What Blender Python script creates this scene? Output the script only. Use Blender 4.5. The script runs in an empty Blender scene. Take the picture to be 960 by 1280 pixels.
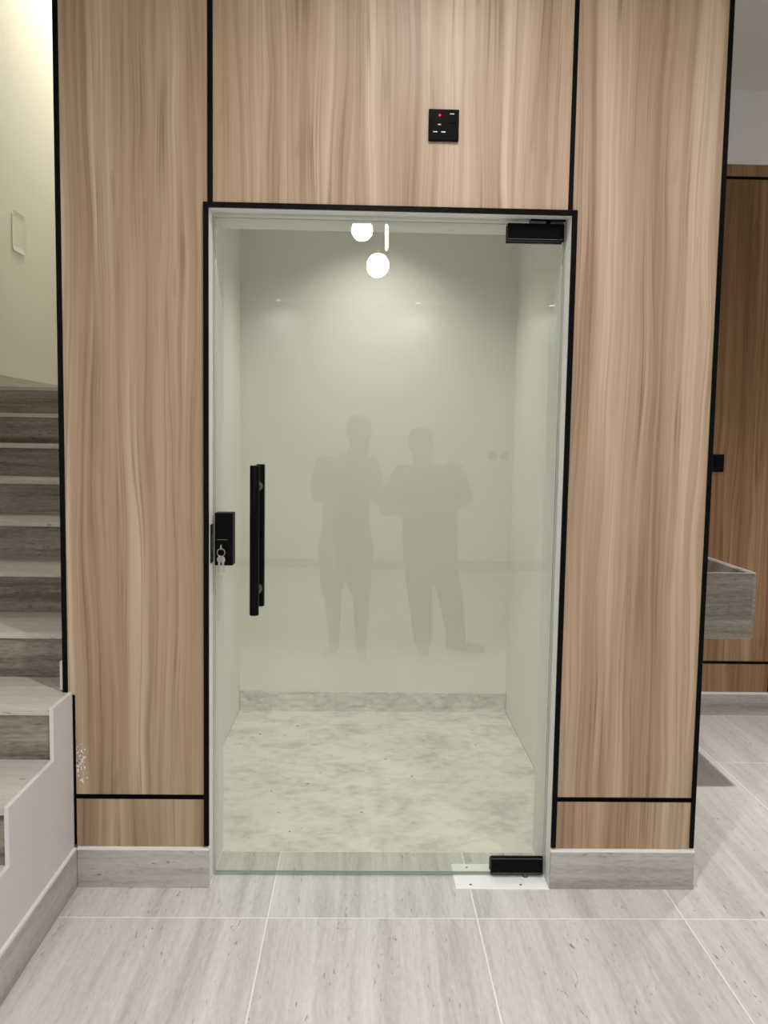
import bpy, bmesh, math, random
from mathutils import Vector, Matrix, noise as mnoise

random.seed(7)
scene = bpy.context.scene
COL = scene.collection

# ------------------------------------------------------------------ camera
CAM = Vector((0.0, -2.469, 1.3594))
F_PX = 1050.5
PITCH, YAW, ROLL = math.radians(4.796), math.radians(1.364), math.radians(0.947)


def cam_dir(x, y, z):
    c, s = math.cos(ROLL), math.sin(ROLL)
    x, z = c * x - s * z, s * x + c * z
    c, s = math.cos(PITCH), math.sin(PITCH)
    y, z = c * y + s * z, -s * y + c * z
    c, s = math.cos(YAW), math.sin(YAW)
    x, y = c * x + s * y, -s * x + c * y
    return Vector((x, y, z))


cd = bpy.data.cameras.new('camera')
cam = bpy.data.objects.new('camera', cd)
COL.objects.link(cam)
cd.sensor_fit = 'VERTICAL'
cd.sensor_height = 36.0
cd.sensor_width = 27.0
cd.lens = F_PX * 36.0 / 1280.0
cd.clip_start = 0.01
R, U, Fw = cam_dir(1, 0, 0), cam_dir(0, 0, 1), cam_dir(0, 1, 0)
m = Matrix.Identity(4)
for i in range(3):
    m[i][0], m[i][1], m[i][2], m[i][3] = R[i], U[i], -Fw[i], CAM[i]
cam.matrix_world = m
scene.camera = cam

# ------------------------------------------------------------------ world, exposure
world = bpy.data.worlds.new('world')
scene.world = world
world.use_nodes = True
bgn = world.node_tree.nodes['Background']
bgn.inputs[0].default_value = (0.9, 0.92, 1.0, 1)
bgn.inputs[1].default_value = 0.05
vs = scene.view_settings
vs.view_transform = 'Standard'
vs.look = 'None'
vs.gamma = 1.0
vs.exposure = 0.0
vs.use_curve_mapping = False

# light levels of the lamps the place has (their builders use these)
E_LOBBY = 19.0       # each recessed lobby downlight
E_CLOSET = 51.0      # closet downlight
E_ALCOVE = 6.0       # washing alcove downlight
E_STAIR = 26.0       # stairwell wall lamp
L_PENDANT = 45.0     # glowing pendant discs
C_NEUTRAL = (1.0, 0.975, 0.952)
C_WARM = (1.0, 0.94, 0.80)

# ------------------------------------------------------------------ geometry constants (metres)
JL, JR, HEAD = -0.4546, 0.5853, 2.0145      # door opening
WALL_T = 0.25
GY = 0.07                                   # glass plane
CEIL = 3.07
LX, RX = -0.888, 1.0277                     # ends of the clad wall
STAIR_L = -2.0
ALC_Y = 1.68
REAR_Y = -6.3
RIGHT_X = 3.2
UP_Z = 4.9


# ------------------------------------------------------------------ node helpers
class NT:
    def __init__(self, name):
        self.mat = bpy.data.materials.new(name)
        self.mat.use_nodes = True
        self.t = self.mat.node_tree
        for n in list(self.t.nodes):
            self.t.nodes.remove(n)
        self.out = self.n('ShaderNodeOutputMaterial')

    def n(self, kind, **kw):
        nd = self.t.nodes.new(kind)
        for k, v in kw.items():
            setattr(nd, k, v)
        return nd

    def l(self, a, b):
        self.t.links.new(a, b)

    def val(self, sock, v):
        if hasattr(v, 'is_output'):
            self.l(v, sock)
        else:
            sock.default_value = v

    def math(self, op, a, b=None, c=None, clamp=False):
        nd = self.n('ShaderNodeMath', operation=op, use_clamp=clamp)
        self.val(nd.inputs[0], a)
        if b is not None:
            self.val(nd.inputs[1], b)
        if c is not None:
            self.val(nd.inputs[2], c)
        return nd.outputs[0]

    def comb(self, x, y, z):
        nd = self.n('ShaderNodeCombineXYZ')
        for i, v in enumerate((x, y, z)):
            self.val(nd.inputs[i], v)
        return nd.outputs[0]

    def noise(self, vec, scale=1.0, detail=3.0, rough=0.55, dist=0.0):
        nd = self.n('ShaderNodeTexNoise')
        self.l(vec, nd.inputs['Vector'])
        nd.inputs['Scale'].default_value = scale
        nd.inputs['Detail'].default_value = detail
        nd.inputs['Roughness'].default_value = rough
        nd.inputs['Distortion'].default_value = dist
        return nd.outputs[0]

    def ramp(self, fac, stops, interp='LINEAR'):
        nd = self.n('ShaderNodeValToRGB')
        cr = nd.color_ramp
        cr.interpolation = interp
        while len(cr.elements) < len(stops):
            cr.elements.new(0.5)
        for e, (p, c) in zip(cr.elements, stops):
            e.position = p
            e.color = (*c, 1) if len(c) == 3 else c
        self.l(fac, nd.inputs[0])
        return nd.outputs[0]

    def mix(self, fac, a, b, mode='MIX'):
        nd = self.n('ShaderNodeMix', data_type='RGBA', blend_type=mode)
        self.val(nd.inputs[0], fac)
        for s, v in ((nd.inputs[6], a), (nd.inputs[7], b)):
            if hasattr(v, 'is_output'):
                self.l(v, s)
            else:
                s.default_value = (*v, 1)
        return nd.outputs[2]

    def bsdf(self, color, rough=0.5, spec=0.5, metal=0.0, bump=None, bump_s=0.2, bump_d=0.002):
        b = self.n('ShaderNodeBsdfPrincipled')
        if hasattr(color, 'is_output'):
            self.l(color, b.inputs['Base Color'])
        else:
            b.inputs['Base Color'].default_value = (*color, 1)
        self.val(b.inputs['Roughness'], rough)
        b.inputs['Specular IOR Level'].default_value = spec
        b.inputs['Metallic'].default_value = metal
        if bump is not None:
            bn = self.n('ShaderNodeBump')
            bn.inputs['Strength'].default_value = bump_s
            bn.inputs['Distance'].default_value = bump_d
            self.l(bump, bn.inputs['Height'])
            self.l(bn.outputs[0], b.inputs['Normal'])
        self.l(b.outputs[0], self.out.inputs[0])
        return b

    def pos(self, spread=0.0):
        """world position, shifted by a per-piece random amount"""
        g = self.n('ShaderNodeNewGeometry').outputs['Position']
        s = self.n('ShaderNodeSeparateXYZ')
        if spread:
            o = self.n('ShaderNodeObjectInfo').outputs['Random']
            off = self.comb(self.math('MULTIPLY', o, spread), self.math('MULTIPLY', o, spread * 1.7),
                            self.math('MULTIPLY', o, spread * 2.3))
            v = self.n('ShaderNodeVectorMath', operation='ADD')
            self.l(g, v.inputs[0])
            self.l(off, v.inputs[1])
            g = v.outputs[0]
        self.l(g, s.inputs[0])
        return g, s.outputs[0], s.outputs[1], s.outputs[2]


def srgb(r, g, b):
    return tuple((c / 255 / 12.92) if c / 255 <= 0.04045 else ((c / 255 + 0.055) / 1.055) ** 2.4 for c in (r, g, b))


def plain(name, col, rough=0.5, spec=0.5, metal=0.0):
    t = NT(name)
    p, x, y, z = t.pos()
    n = t.noise(p, 60, 2)
    t.bsdf(t.mix(t.math('MULTIPLY', n, 0.18), col, tuple(c * 0.8 for c in col)), rough, spec, metal)
    return t.mat


def plaster(name, col, rough=0.75, lump=0.15):
    t = NT(name)
    p, x, y, z = t.pos()
    n = t.noise(p, 1.6, 3)
    f = t.noise(p, 180, 2)
    c = t.mix(t.math('MULTIPLY', n, 0.25), col, tuple(v * 0.93 for v in col))
    t.bsdf(c, rough, 0.3, bump=f, bump_s=lump, bump_d=0.001)
    return t.mat


def wood(name, dark, mid, light, pale, streak):
    t = NT(name)
    p, x, y, z = t.pos(13.0)
    w1 = t.noise(t.comb(t.math('MULTIPLY', x, 5.0), 0.0, t.math('MULTIPLY', z, 0.9)), 1.0, 2.0)
    w2 = t.noise(t.comb(t.math('MULTIPLY', x, 15.0), 3.0, t.math('MULTIPLY', z, 2.6)), 1.0, 1.0)
    x2 = t.math('ADD', x, t.math('MULTIPLY', t.math('SUBTRACT', w1, 0.5), 0.075))
    x2 = t.math('ADD', x2, t.math('MULTIPLY', t.math('SUBTRACT', w2, 0.5), 0.012))
    n1 = t.noise(t.comb(t.math('MULTIPLY', x2, 10.0), 0.0, t.math('MULTIPLY', z, 0.30)), 1.0, 3.0)
    n2 = t.noise(t.comb(t.math('MULTIPLY', x2, 40.0), 5.0, t.math('MULTIPLY', z, 0.50)), 1.0, 3.0)
    n3 = t.noise(t.comb(t.math('MULTIPLY', x2, 190.0), 9.0, t.math('MULTIPLY', z, 1.1)), 1.0, 2.0)
    f = t.math('ADD', t.math('MULTIPLY', n1, 0.54), t.math('MULTIPLY', n2, 0.33))
    f = t.math('ADD', f, t.math('MULTIPLY', n3, 0.13))
    c = t.ramp(f, [(0.36, dark), (0.45, mid), (0.54, light), (0.63, pale)])
    # thin dark growth lines
    r = t.noise(t.comb(t.math('MULTIPLY', x2, 24.0), 17.0, t.math('MULTIPLY', z, 0.30)), 1.0, 2.0)
    line = t.math('SUBTRACT', 1.0, t.math('MULTIPLY', t.math('ABSOLUTE', t.math('SUBTRACT', r, 0.5)), 34.0), clamp=True)
    gate = t.math('MULTIPLY', t.noise(t.comb(t.math('MULTIPLY', x, 9.0), 1.0, t.math('MULTIPLY', z, 2.2)), 1.0, 2.0), 1.2)
    gate = t.math('MULTIPLY', t.math('SUBTRACT', gate, 0.42, clamp=True), 1.9)
    c = t.mix(t.math('MULTIPLY', line, gate, clamp=True), c, streak)
    # small knots
    kn = t.noise(t.comb(t.math('MULTIPLY', x2, 21.0), 31.0, t.math('MULTIPLY', z, 4.5)), 1.0, 1.0)
    kn = t.math('MULTIPLY', t.math('SUBTRACT', kn, 0.70, clamp=True), 4.0, clamp=True)
    c = t.mix(kn, c, streak)
    t.bsdf(c, 0.42, 0.42, bump=n3, bump_s=0.05, bump_d=0.0005)
    return t.mat


def travertine(name, axis, base, light, dark, pit, rough=0.30, spread=9.0, k_=1.0):
    """vein-cut stone, the veins running along the given axis (0 = X, 1 = Y)"""
    t = NT(name)
    p, x, y, z = t.pos(spread)
    if axis == 1:
        a, q, h = y, t.math('ADD', x, t.math('MULTIPLY', z, 0.93)), 0.0
    else:
        a, q, h = x, t.math('ADD', z, t.math('MULTIPLY', y, 0.93)), 0.0
    w = t.noise(t.comb(t.math('MULTIPLY', q, 3.0), 2.0, t.math('MULTIPLY', a, 1.6)), 1.0, 3.0)
    q2 = t.math('ADD', q, t.math('MULTIPLY', t.math('SUBTRACT', w, 0.5), 0.05))
    n1 = t.noise(t.comb(t.math('MULTIPLY', q2, 12.0), 0.0, t.math('MULTIPLY', a, 0.5)), 1.0, 5.0, 0.6)
    n2 = t.noise(t.comb(t.math('MULTIPLY', q2, 48.0), 4.0, t.math('MULTIPLY', a, 2.6)), 1.0, 5.0, 0.65)
    n3 = t.noise(t.comb(t.math('MULTIPLY', q2, 120.0), 4.0, t.math('MULTIPLY', a, 30.0)), 1.0, 3.0)
    f = t.math('ADD', t.math('MULTIPLY', n1, 0.50), t.math('MULTIPLY', n2, 0.30))
    f = t.math('ADD', f, t.math('MULTIPLY', n3, 0.20))
    c = t.ramp(f, [(0.495 - 0.125 * k_, dark), (0.495, base), (0.495 + 0.125 * k_, light)])
    # pits: short dark dashes along the vein, in clusters
    k = t.noise(t.comb(t.math('MULTIPLY', q2, 95.0), 11.0, t.math('MULTIPLY', a, 26.0)), 1.0, 2.0)
    cl = t.noise(t.comb(t.math('MULTIPLY', q2, 16.0), 21.0, t.math('MULTIPLY', a, 3.0)), 1.0, 2.0)
    pk = t.math('MULTIPLY', t.math('SUBTRACT', k, 0.615, clamp=True), 14.0, clamp=True)
    pk = t.math('MULTIPLY', pk, t.math('MULTIPLY', t.math('SUBTRACT', cl, 0.47, clamp=True), 7.0, clamp=True))
    c = t.mix(t.math('MULTIPLY', pk, 0.8), c, pit)
    t.bsdf(c, rough, 0.45, bump=t.math('MULTIPLY', pk, -1.0), bump_s=0.35, bump_d=0.001)
    return t.mat


def emission(name, col, strength):
    t = NT(name)
    e = t.n('ShaderNodeEmission')
    e.inputs[0].default_value = (*col, 1)
    e.inputs[1].default_value = strength
    t.l(e.outputs[0], t.out.inputs[0])
    return t.mat


def clear_glass(name, tint):
    """thin architectural glass: each face lets tinted light pass and mirrors a Schlick share"""
    t = NT(name)
    lw = t.n('ShaderNodeLayerWeight')
    lw.inputs[0].default_value = 0.5
    k = t.math('POWER', lw.outputs['Facing'], 5.0)
    fac = t.math('ADD', t.math('MULTIPLY', k, 0.9), 0.042)
    tr = t.n('ShaderNodeBsdfTransparent')
    tr.inputs[0].default_value = (*tint, 1)
    gl = t.n('ShaderNodeBsdfGlossy')
    gl.inputs['Roughness'].default_value = 0.0
    gl.inputs[0].default_value = (0.95, 1.0, 0.95, 1)
    mx = t.n('ShaderNodeMixShader')
    t.l(fac, mx.inputs[0])
    t.l(tr.outputs[0], mx.inputs[1])
    t.l(gl.outputs[0], mx.inputs[2])
    t.l(mx.outputs[0], t.out.inputs[0])
    return t.mat


def screed(name, k_=1.0):
    t = NT(name)
    p, x, y, z = t.pos()
    a = t.noise(t.comb(t.math('MULTIPLY', x, 4.5), t.math('MULTIPLY', y, 6.0), t.math('MULTIPLY', z, 9.0)), 1.0, 6.0, 0.6)
    b = t.noise(t.comb(t.math('MULTIPLY', x, 20.0), t.math('MULTIPLY', y, 26.0), t.math('MULTIPLY', z, 60.0)), 1.0, 4.0, 0.6)
    d = t.noise(p, 70, 3)
    c = t.ramp(t.math('ADD', t.math('MULTIPLY', a, 0.6), t.math('MULTIPLY', b, 0.4)),
               [(0.385, tuple(k_ * v for v in (0.61, 0.595, 0.56))), (0.46, tuple(k_ * v for v in (0.73, 0.72, 0.68))), (0.55, tuple(k_ * v for v in (0.83, 0.82, 0.78)))])
    s = t.math('MULTIPLY', t.math('SUBTRACT', t.noise(p, 24, 2), 0.70, clamp=True), 8.0, clamp=True)
    c = t.mix(t.math('MULTIPLY', s, 0.5), c, (0.30, 0.28, 0.25))
    t.bsdf(c, 0.8, 0.25, bump=t.math('ADD', b, d), bump_s=0.3, bump_d=0.004)
    return t.mat


M = {}
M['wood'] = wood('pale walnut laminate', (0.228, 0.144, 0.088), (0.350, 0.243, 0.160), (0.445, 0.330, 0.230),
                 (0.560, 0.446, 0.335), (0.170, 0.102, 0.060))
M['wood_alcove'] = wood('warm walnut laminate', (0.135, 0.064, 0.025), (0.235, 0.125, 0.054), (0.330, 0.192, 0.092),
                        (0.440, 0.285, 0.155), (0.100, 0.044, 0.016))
M['stone_y'] = travertine('vein cut stone floor', 1, (0.590, 0.573, 0.552), (0.720, 0.703, 0.680),
                          (0.440, 0.424, 0.404), (0.20, 0.185, 0.165))
M['stone_x_shaded'] = travertine('shaded vein cut stone band', 0, (0.425, 0.408, 0.378), (0.540, 0.520, 0.485),
                          (0.280, 0.264, 0.240), (0.11, 0.10, 0.088), 0.4, k_=0.8)  # floor stone with the shade of upright faces put into its colour
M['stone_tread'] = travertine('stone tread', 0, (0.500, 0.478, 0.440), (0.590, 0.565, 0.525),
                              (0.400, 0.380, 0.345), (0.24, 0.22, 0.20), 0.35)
M['stone_riser_shaded'] = travertine('shaded stone riser', 0, (0.225, 0.198, 0.163), (0.350, 0.318, 0.272),
                              (0.110, 0.092, 0.070), (0.045, 0.038, 0.030), 0.4, k_=0.65)  # dimmer light on the upright risers is painted into this darker colour
M['stone_basin'] = travertine('stone basin', 0, (0.270, 0.240, 0.200), (0.380, 0.345, 0.295),
                              (0.170, 0.148, 0.120), (0.09, 0.078, 0.062), 0.4, k_=0.65)  # dark tone includes the basin front's shade below the overhead lamp
M['stone_skirt_shaded'] = travertine('stone skirting', 1, (0.425, 0.408, 0.378), (0.540, 0.520, 0.485),
                              (0.280, 0.264, 0.240), (0.11, 0.10, 0.088), 0.4, k_=0.8)  # plinth tone again, upright-face shade kept in the colour
M['stone_pale'] = travertine('pale stone skirting', 1, (0.52, 0.50, 0.455), (0.60, 0.575, 0.53),
                             (0.42, 0.40, 0.36), (0.24, 0.22, 0.20), 0.35)
M['grout'] = plain('pale grout', (0.86, 0.85, 0.82), 0.8, 0.2)
M['white'] = plaster('white wall paint', (0.80, 0.79, 0.77))
M['closet_white'] = plaster('closet wall paint', (0.87, 0.862, 0.81))
M['cream'] = plaster('stairwell wall paint', (0.80, 0.785, 0.72))
M['jamb'] = plaster('white jamb paint', (0.82, 0.82, 0.81), 0.5, 0.05)
M['side_white'] = plaster('stair side paint', (0.66, 0.645, 0.64))
M['caulk'] = plaster('white caulk', (0.82, 0.81, 0.79), 0.6, 0.3)
M['black'] = plain('black anodised profile', (0.002, 0.002, 0.0024), 0.30, 0.09)
M['hardware'] = plain('matte black metal', (0.002, 0.002, 0.002), 0.32, 0.08)
M['plate_black'] = plain('black switch plastic', (0.002, 0.002, 0.002), 0.25, 0.08)
M['white_mark'] = plain('white plastic', (0.8, 0.8, 0.8), 0.4)
M['steel'] = plain('brushed steel', (0.62, 0.60, 0.57), 0.28, 0.5, 1.0)
M['cover'] = plain('satin steel cover', (0.90, 0.92, 0.92), 0.35, 0.5, 0.0)
M['screw'] = plain('screw', (0.22, 0.22, 0.22), 0.4, 0.5, 0.8)
M['green'] = plain('green plastic', (0.008, 0.10, 0.055), 0.35)
M['red_led'] = emission('red indicator', (1.0, 0.02, 0.06), 2.2)
M['glass'] = clear_glass('clear glass', (0.970, 0.981, 0.952))
M['glass_edge'] = plain('glass edge', (0.20, 0.26, 0.22), 0.15)
M['screed'] = screed('rough cement floor')
M['cement'] = screed('rough cement band', 0.90)
M['lamp_disc'] = emission('glowing crystal disc', (1.0, 0.98, 0.94), L_PENDANT)
M['down'] = emission('downlight lens', (1.0, 0.95, 0.86), 12.0)
M['skin'] = plain('skin', (0.30, 0.17, 0.11), 0.5, 0.4)
M['hair'] = plain('black hair', (0.015, 0.012, 0.010), 0.5)
M['eye_white'] = plain('eye', (0.75, 0.74, 0.72), 0.2)
M['lip'] = plain('lips', (0.25, 0.10, 0.08), 0.5)
M['shirt_grey'] = plain('grey cotton shirt', (0.22, 0.22, 0.21), 0.85, 0.2)
M['shorts'] = plain('dark cotton shorts', (0.13, 0.13, 0.13), 0.85, 0.2)
M['shirt_dark'] = plain('navy cotton shirt', (0.13, 0.14, 0.16), 0.85, 0.2)
M['trousers'] = plain('charcoal trousers', (0.11, 0.11, 0.11), 0.85, 0.2)
M['shoe'] = plain('dark rubber', (0.03, 0.028, 0.026), 0.6)


# ------------------------------------------------------------------ object helpers
def link(name, me, mat, parent=None, origin=None, smooth=False):
    if mat is not None and not len(me.materials):
        me.materials.append(mat)
    if smooth:
        for p in me.polygons:
            p.use_smooth = True
    o = bpy.data.objects.new(name, me)
    COL.objects.link(o)
    if origin is not None:
        o.location = origin
    if parent is not None:
        set_parent(o, parent)
    return o


def world_loc(o):
    v = Vector(o.location)
    while o.parent is not None:
        o = o.parent
        v = v + Vector(o.location)
    return v


def set_parent(o, parent):
    """parents are never rotated or scaled: a shift keeps the world place"""
    o.location = Vector(o.location) - world_loc(parent)
    o.parent = parent


def tag(o, label=None, cat=None, group=None, kind=None):
    if label:
        o['label'] = label
    if cat:
        o['category'] = cat
    if group:
        o['group'] = group
    if kind:
        o['kind'] = kind
    return o


def empty(name, loc, label=None, cat=None, group=None, kind=None, parent=None):
    o = bpy.data.objects.new(name, None)
    COL.objects.link(o)
    o.empty_display_size = 0.05
    o.location = loc
    if parent is not None:
        set_parent(o, parent)
    return tag(o, label, cat, group, kind)


def bm_to(name, bm, mat, parent=None, smooth=False, center=True):
    bm.normal_update()
    o = Vector((0, 0, 0))
    if center and len(bm.verts):
        lo = Vector([min(v.co[i] for v in bm.verts) for i in range(3)])
        hi = Vector([max(v.co[i] for v in bm.verts) for i in range(3)])
        o = (lo + hi) / 2
        o.z = lo.z
        for v in bm.verts:
            v.co -= o
    me = bpy.data.meshes.new(name)
    bm.to_mesh(me)
    bm.free()
    return link(name, me, mat, parent, o, smooth)


def add_box(bm, x0, x1, y0, y1, z0, z1):
    vs_ = [bm.verts.new((x, y, z)) for z in (z0, z1) for y in (y0, y1) for x in (x0, x1)]
    fs = []
    for q in ((0, 2, 3, 1), (4, 5, 7, 6), (0, 1, 5, 4), (2, 6, 7, 3), (0, 4, 6, 2), (1, 3, 7, 5)):
        fs.append(bm.faces.new([vs_[i] for i in q]))
    return vs_, fs


def box(name, x0, x1, y0, y1, z0, z1, mat, parent=None, bevel=0.0, seg=1):
    bm = bmesh.new()
    add_box(bm, x0, x1, y0, y1, z0, z1)
    if bevel:
        bmesh.ops.bevel(bm, geom=bm.edges[:], offset=bevel, segments=seg, profile=0.5, affect='EDGES')
    return bm_to(name, bm, mat, parent, smooth=False)


def add_prism(bm, pts, axis, a0, a1):
    """polygon (2-D points in the two other axes, in order) extruded along axis"""
    def co(p, a):
        if axis == 0:
            return (a, p[0], p[1])
        if axis == 1:
            return (p[0], a, p[1])
        return (p[0], p[1], a)
    A = [bm.verts.new(co(p, a0)) for p in pts]
    B = [bm.verts.new(co(p, a1)) for p in pts]
    n = len(pts)
    bm.faces.new(A)
    bm.faces.new(B[::-1])
    for i in range(n):
        bm.faces.new((A[i], B[i], B[(i + 1) % n], A[(i + 1) % n]))
    bmesh.ops.recalc_face_normals(bm, faces=bm.faces[:])


def prism(name, pts, axis, a0, a1, mat, parent=None, bevel=0.0):
    bm = bmesh.new()
    add_prism(bm, pts, axis, a0, a1)
    if bevel:
        es = [e for e in bm.edges if len(e.link_faces) == 2 and e.calc_face_angle(0) > 0.5]
        bmesh.ops.bevel(bm, geom=es, offset=bevel, segments=1, profile=0.5, affect='EDGES')
    return bm_to(name, bm, mat, parent)


def add_cone(bm, p0, p1, r0, r1, seg=16, caps=True):
    p0, p1 = Vector(p0), Vector(p1)
    d = (p1 - p0)
    ln = d.length
    q = Vector((0, 0, 1)).rotation_difference(d.normalized()).to_matrix().to_4x4()
    mt = Matrix.Translation((p0 + p1) / 2) @ q
    bmesh.ops.create_cone(bm, cap_ends=caps, segments=seg, radius1=r0, radius2=r1, depth=ln, matrix=mt)


def rod(name, p0, p1, r0, mat, parent=None, seg=20, r1=None, bevel=0.0):
    bm = bmesh.new()
    add_cone(bm, p0, p1, r0, r0 if r1 is None else r1, seg)
    if bevel:
        es = [e for e in bm.edges if len(e.link_faces) == 2 and e.calc_face_angle(0) > 1.0]
        bmesh.ops.bevel(bm, geom=es, offset=bevel, segments=2, profile=0.5, affect='EDGES')
    o = bm_to(name, bm, mat, parent)
    for p in o.data.polygons:
        p.use_smooth = len(p.vertices) == 4
    return o


def add_ell(bm, c, r, u=16, v=10):
    mt = Matrix.Translation(c) @ Matrix.Diagonal((*r, 1))
    bmesh.ops.create_uvsphere(bm, u_segments=u, v_segments=v, radius=1.0, matrix=mt)


def add_torus(bm, c, R_, r, axis=1, seg=28, sub=8):
    rings = []
    for i in range(seg):
        a = 2 * math.pi * i / seg
        ring = []
        for j in range(sub):
            b = 2 * math.pi * j / sub
            rr = R_ + r * math.cos(b)
            u, w, h = rr * math.cos(a), rr * math.sin(a), r * math.sin(b)
            p = (h, u, w) if axis == 0 else ((u, h, w) if axis == 1 else (u, w, h))
            ring.append(bm.verts.new(Vector(c) + Vector(p)))
        rings.append(ring)
    for i in range(seg):
        for j in range(sub):
            bm.faces.new((rings[i][j], rings[(i + 1) % seg][j], rings[(i + 1) % seg][(j + 1) % sub], rings[i][(j + 1) % sub]))
    bmesh.ops.recalc_face_normals(bm, faces=bm.faces[:])


def inset(poly, d):
    n = len(poly)
    area = sum(poly[i][0] * poly[(i + 1) % n][1] - poly[(i + 1) % n][0] * poly[i][1] for i in range(n))
    if area < 0:
        poly = poly[::-1]
    out = []
    for i in range(n):
        p0, p1, p2 = Vector(poly[i - 1]), Vector(poly[i]), Vector(poly[(i + 1) % n])
        a, b = (p1 - p0).normalized(), (p2 - p1).normalized()
        na, nb = Vector((-a.y, a.x)), Vector((-b.y, b.x))
        out.append(tuple(p1 + (na + nb) * d))        # right-angled corners only
    return out


# ================================================================== SETTING
# ---- floor with its stone tiles
floor = prism('floor', [(STAIR_L, REAR_Y), (RIGHT_X, REAR_Y), (RIGHT_X, ALC_Y), (RX - 0.004, ALC_Y), (RX - 0.004, 0.0), (JR, 0.0), (JR, 0.2215),
                        (JL, 0.2215), (JL, 0.0), (STAIR_L, 0.0)], 2, -0.06, -0.0006, M['grout'])
tag(floor, 'pale grey vein-cut stone tile floor of the lobby', 'floor', kind='structure')
GX0, GYL, TW, TL = -0.2585, -0.1706, 0.6, 1.2
cells = []
xs = [STAIR_L] + [GX0 + TW * k for k in range(-2, 6)] + [RIGHT_X]
ys = [REAR_Y] + [GYL - TL * k for k in range(5, -1, -1)] + [GYL + TL, ALC_Y]
for i in range(len(xs) - 1):
    for j in range(len(ys) - 1):
        x0, x1, y0, y1 = xs[i], xs[i + 1], ys[j], ys[j + 1]
        if y0 >= GYL - 1e-6:
            if x1 < 1.6:
                continue
            cells.append([(x0, y0), (x1, y0), (x1, y1), (x0, y1)])
        elif y1 > GYL - 1e-3 and x1 <= -0.85:
            cells.append([(x0, y0), (x1, y0), (x1, -1.062), (x0, -1.062)])
        else:
            cells.append([(x0, y0), (x1, y0), (x1, y1), (x0, y1)])
e = GX0 + TW
cells += [[(-0.852, GYL), (GX0, GYL), (GX0, 0.22), (JL, 0.22), (JL, 0.0), (-0.852, 0.0)],
          [(GX0, GYL), (e, GYL), (e, 0.22), (GX0, 0.22)],
          [(e, GYL), (e + TW, GYL), (e + TW, 0.0), (JR, 0.0), (JR, 0.22), (e, 0.22)],
          [(e + TW, GYL), (e + 2 * TW, GYL), (e + 2 * TW, GYL + TL), (1.03, GYL + TL), (1.03, 0.0), (e + TW, 0.0)],
          [(1.03, GYL + TL), (e + 2 * TW, GYL + TL), (e + 2 * TW, ALC_Y), (1.03, ALC_Y)]]
for c in cells:
    pts = inset(c, 0.0019)
    if min(abs(pts[1][0] - pts[0][0]), abs(pts[2][1] - pts[1][1])) < 0.02:
        continue
    prism('floor_tile', pts, 2, -0.010, 0.0, M['stone_y'], floor, bevel=0.0005)

# ---- clad wall with the door opening
wf = prism('wall_front', [(LX, 0.0), (JL - 0.004, 0.0), (JL - 0.004, HEAD + 0.010), (JR + 0.004, HEAD + 0.010),
                          (JR + 0.004, 0.0), (RX - 0.004, 0.0), (RX - 0.004, CEIL), (LX, CEIL)], 1, 0.018, WALL_T, M['white'])
tag(wf, 'wood-panelled wall around the glass door with black joint strips', 'wall', kind='structure')
JZ0, JZ1 = 0.2735, 0.2870       # low horizontal joint
WB = 0.1245                     # underside of the wood
S2, S3 = (-0.4585, -0.4437), (0.5740, 0.5870)
S1, S4 = (LX, -0.8735), (1.0147, RX)
PF = 0.0


def panel(x0, x1, z0, z1, parent=wf, y=PF, mat='wood', t=0.017):
    return box('wood_panel', x0, x1, y, y + t, z0, z1, M[mat], parent, bevel=0.0006)


prism('wood_panel', [(-0.853, JZ1), (S2[0], JZ1), (S2[0], CEIL - 0.002), (S1[1], CEIL - 0.002), (S1[1], 0.592), (-0.853, 0.592)],
      1, 0.0, 0.017, M['wood'], wf, 0.0006)
panel(-0.853, S2[0], WB, JZ0)
panel(S2[1], S3[0], HEAD + 0.012, CEIL - 0.002)
panel(S3[1], S4[0], JZ1, CEIL - 0.002)
panel(S3[1], S4[0], WB, JZ0)


def strip(x0, x1, z0, z1, y0=-0.003, y1=0.017, parent=wf, name='joint_strip'):
    return box(name, x0, x1, y0, y1, z0, z1, M['black'], parent, bevel=0.0008)


strip(S1[0], S1[1], 0.592, CEIL - 0.002, -0.004)
strip(S2[0], S2[1], HEAD + 0.0142, CEIL - 0.002)
strip(S3[0], S3[1], HEAD + 0.0142, CEIL - 0.002)
strip(S4[0], S4[1], WB + 0.004, CEIL - 0.002, -0.005)
# the low joint: a black channel between two fine lips
for a, b in ((-0.853, -0.4692), (0.6016, S4[0])):
    ch = strip(a, b, JZ0, JZ1, 0.004)
    box('channel_lip', a, b, -0.001, 0.004, JZ0, JZ0 + 0.0025, M['black'], ch)
    box('channel_lip', a, b, -0.001, 0.004, JZ1 - 0.0025, JZ1, M['black'], ch)
# door surround, mitred black angle profile lying on the panels
FW = 0.0152
bm = bmesh.new()
for pts in ([(JL - FW, WB + 0.006), (JL, WB + 0.006), (JL, HEAD), (JL - FW, HEAD + FW)],
            [(JL - FW, HEAD + FW), (JL, HEAD), (JR, HEAD), (JR + FW, HEAD + FW)],
            [(JR + FW, HEAD + FW), (JR, HEAD), (JR, WB + 0.006), (JR + FW, WB + 0.006)]):
    b2 = bmesh.new()
    add_prism(b2, pts, 1, -0.009, -0.0002)
    bmesh.ops.bevel(b2, geom=b2.edges[:], offset=0.0008, segments=1, affect='EDGES')
    bm_to('frame_profile', b2, M['black'], wf)
bm.free()
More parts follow.
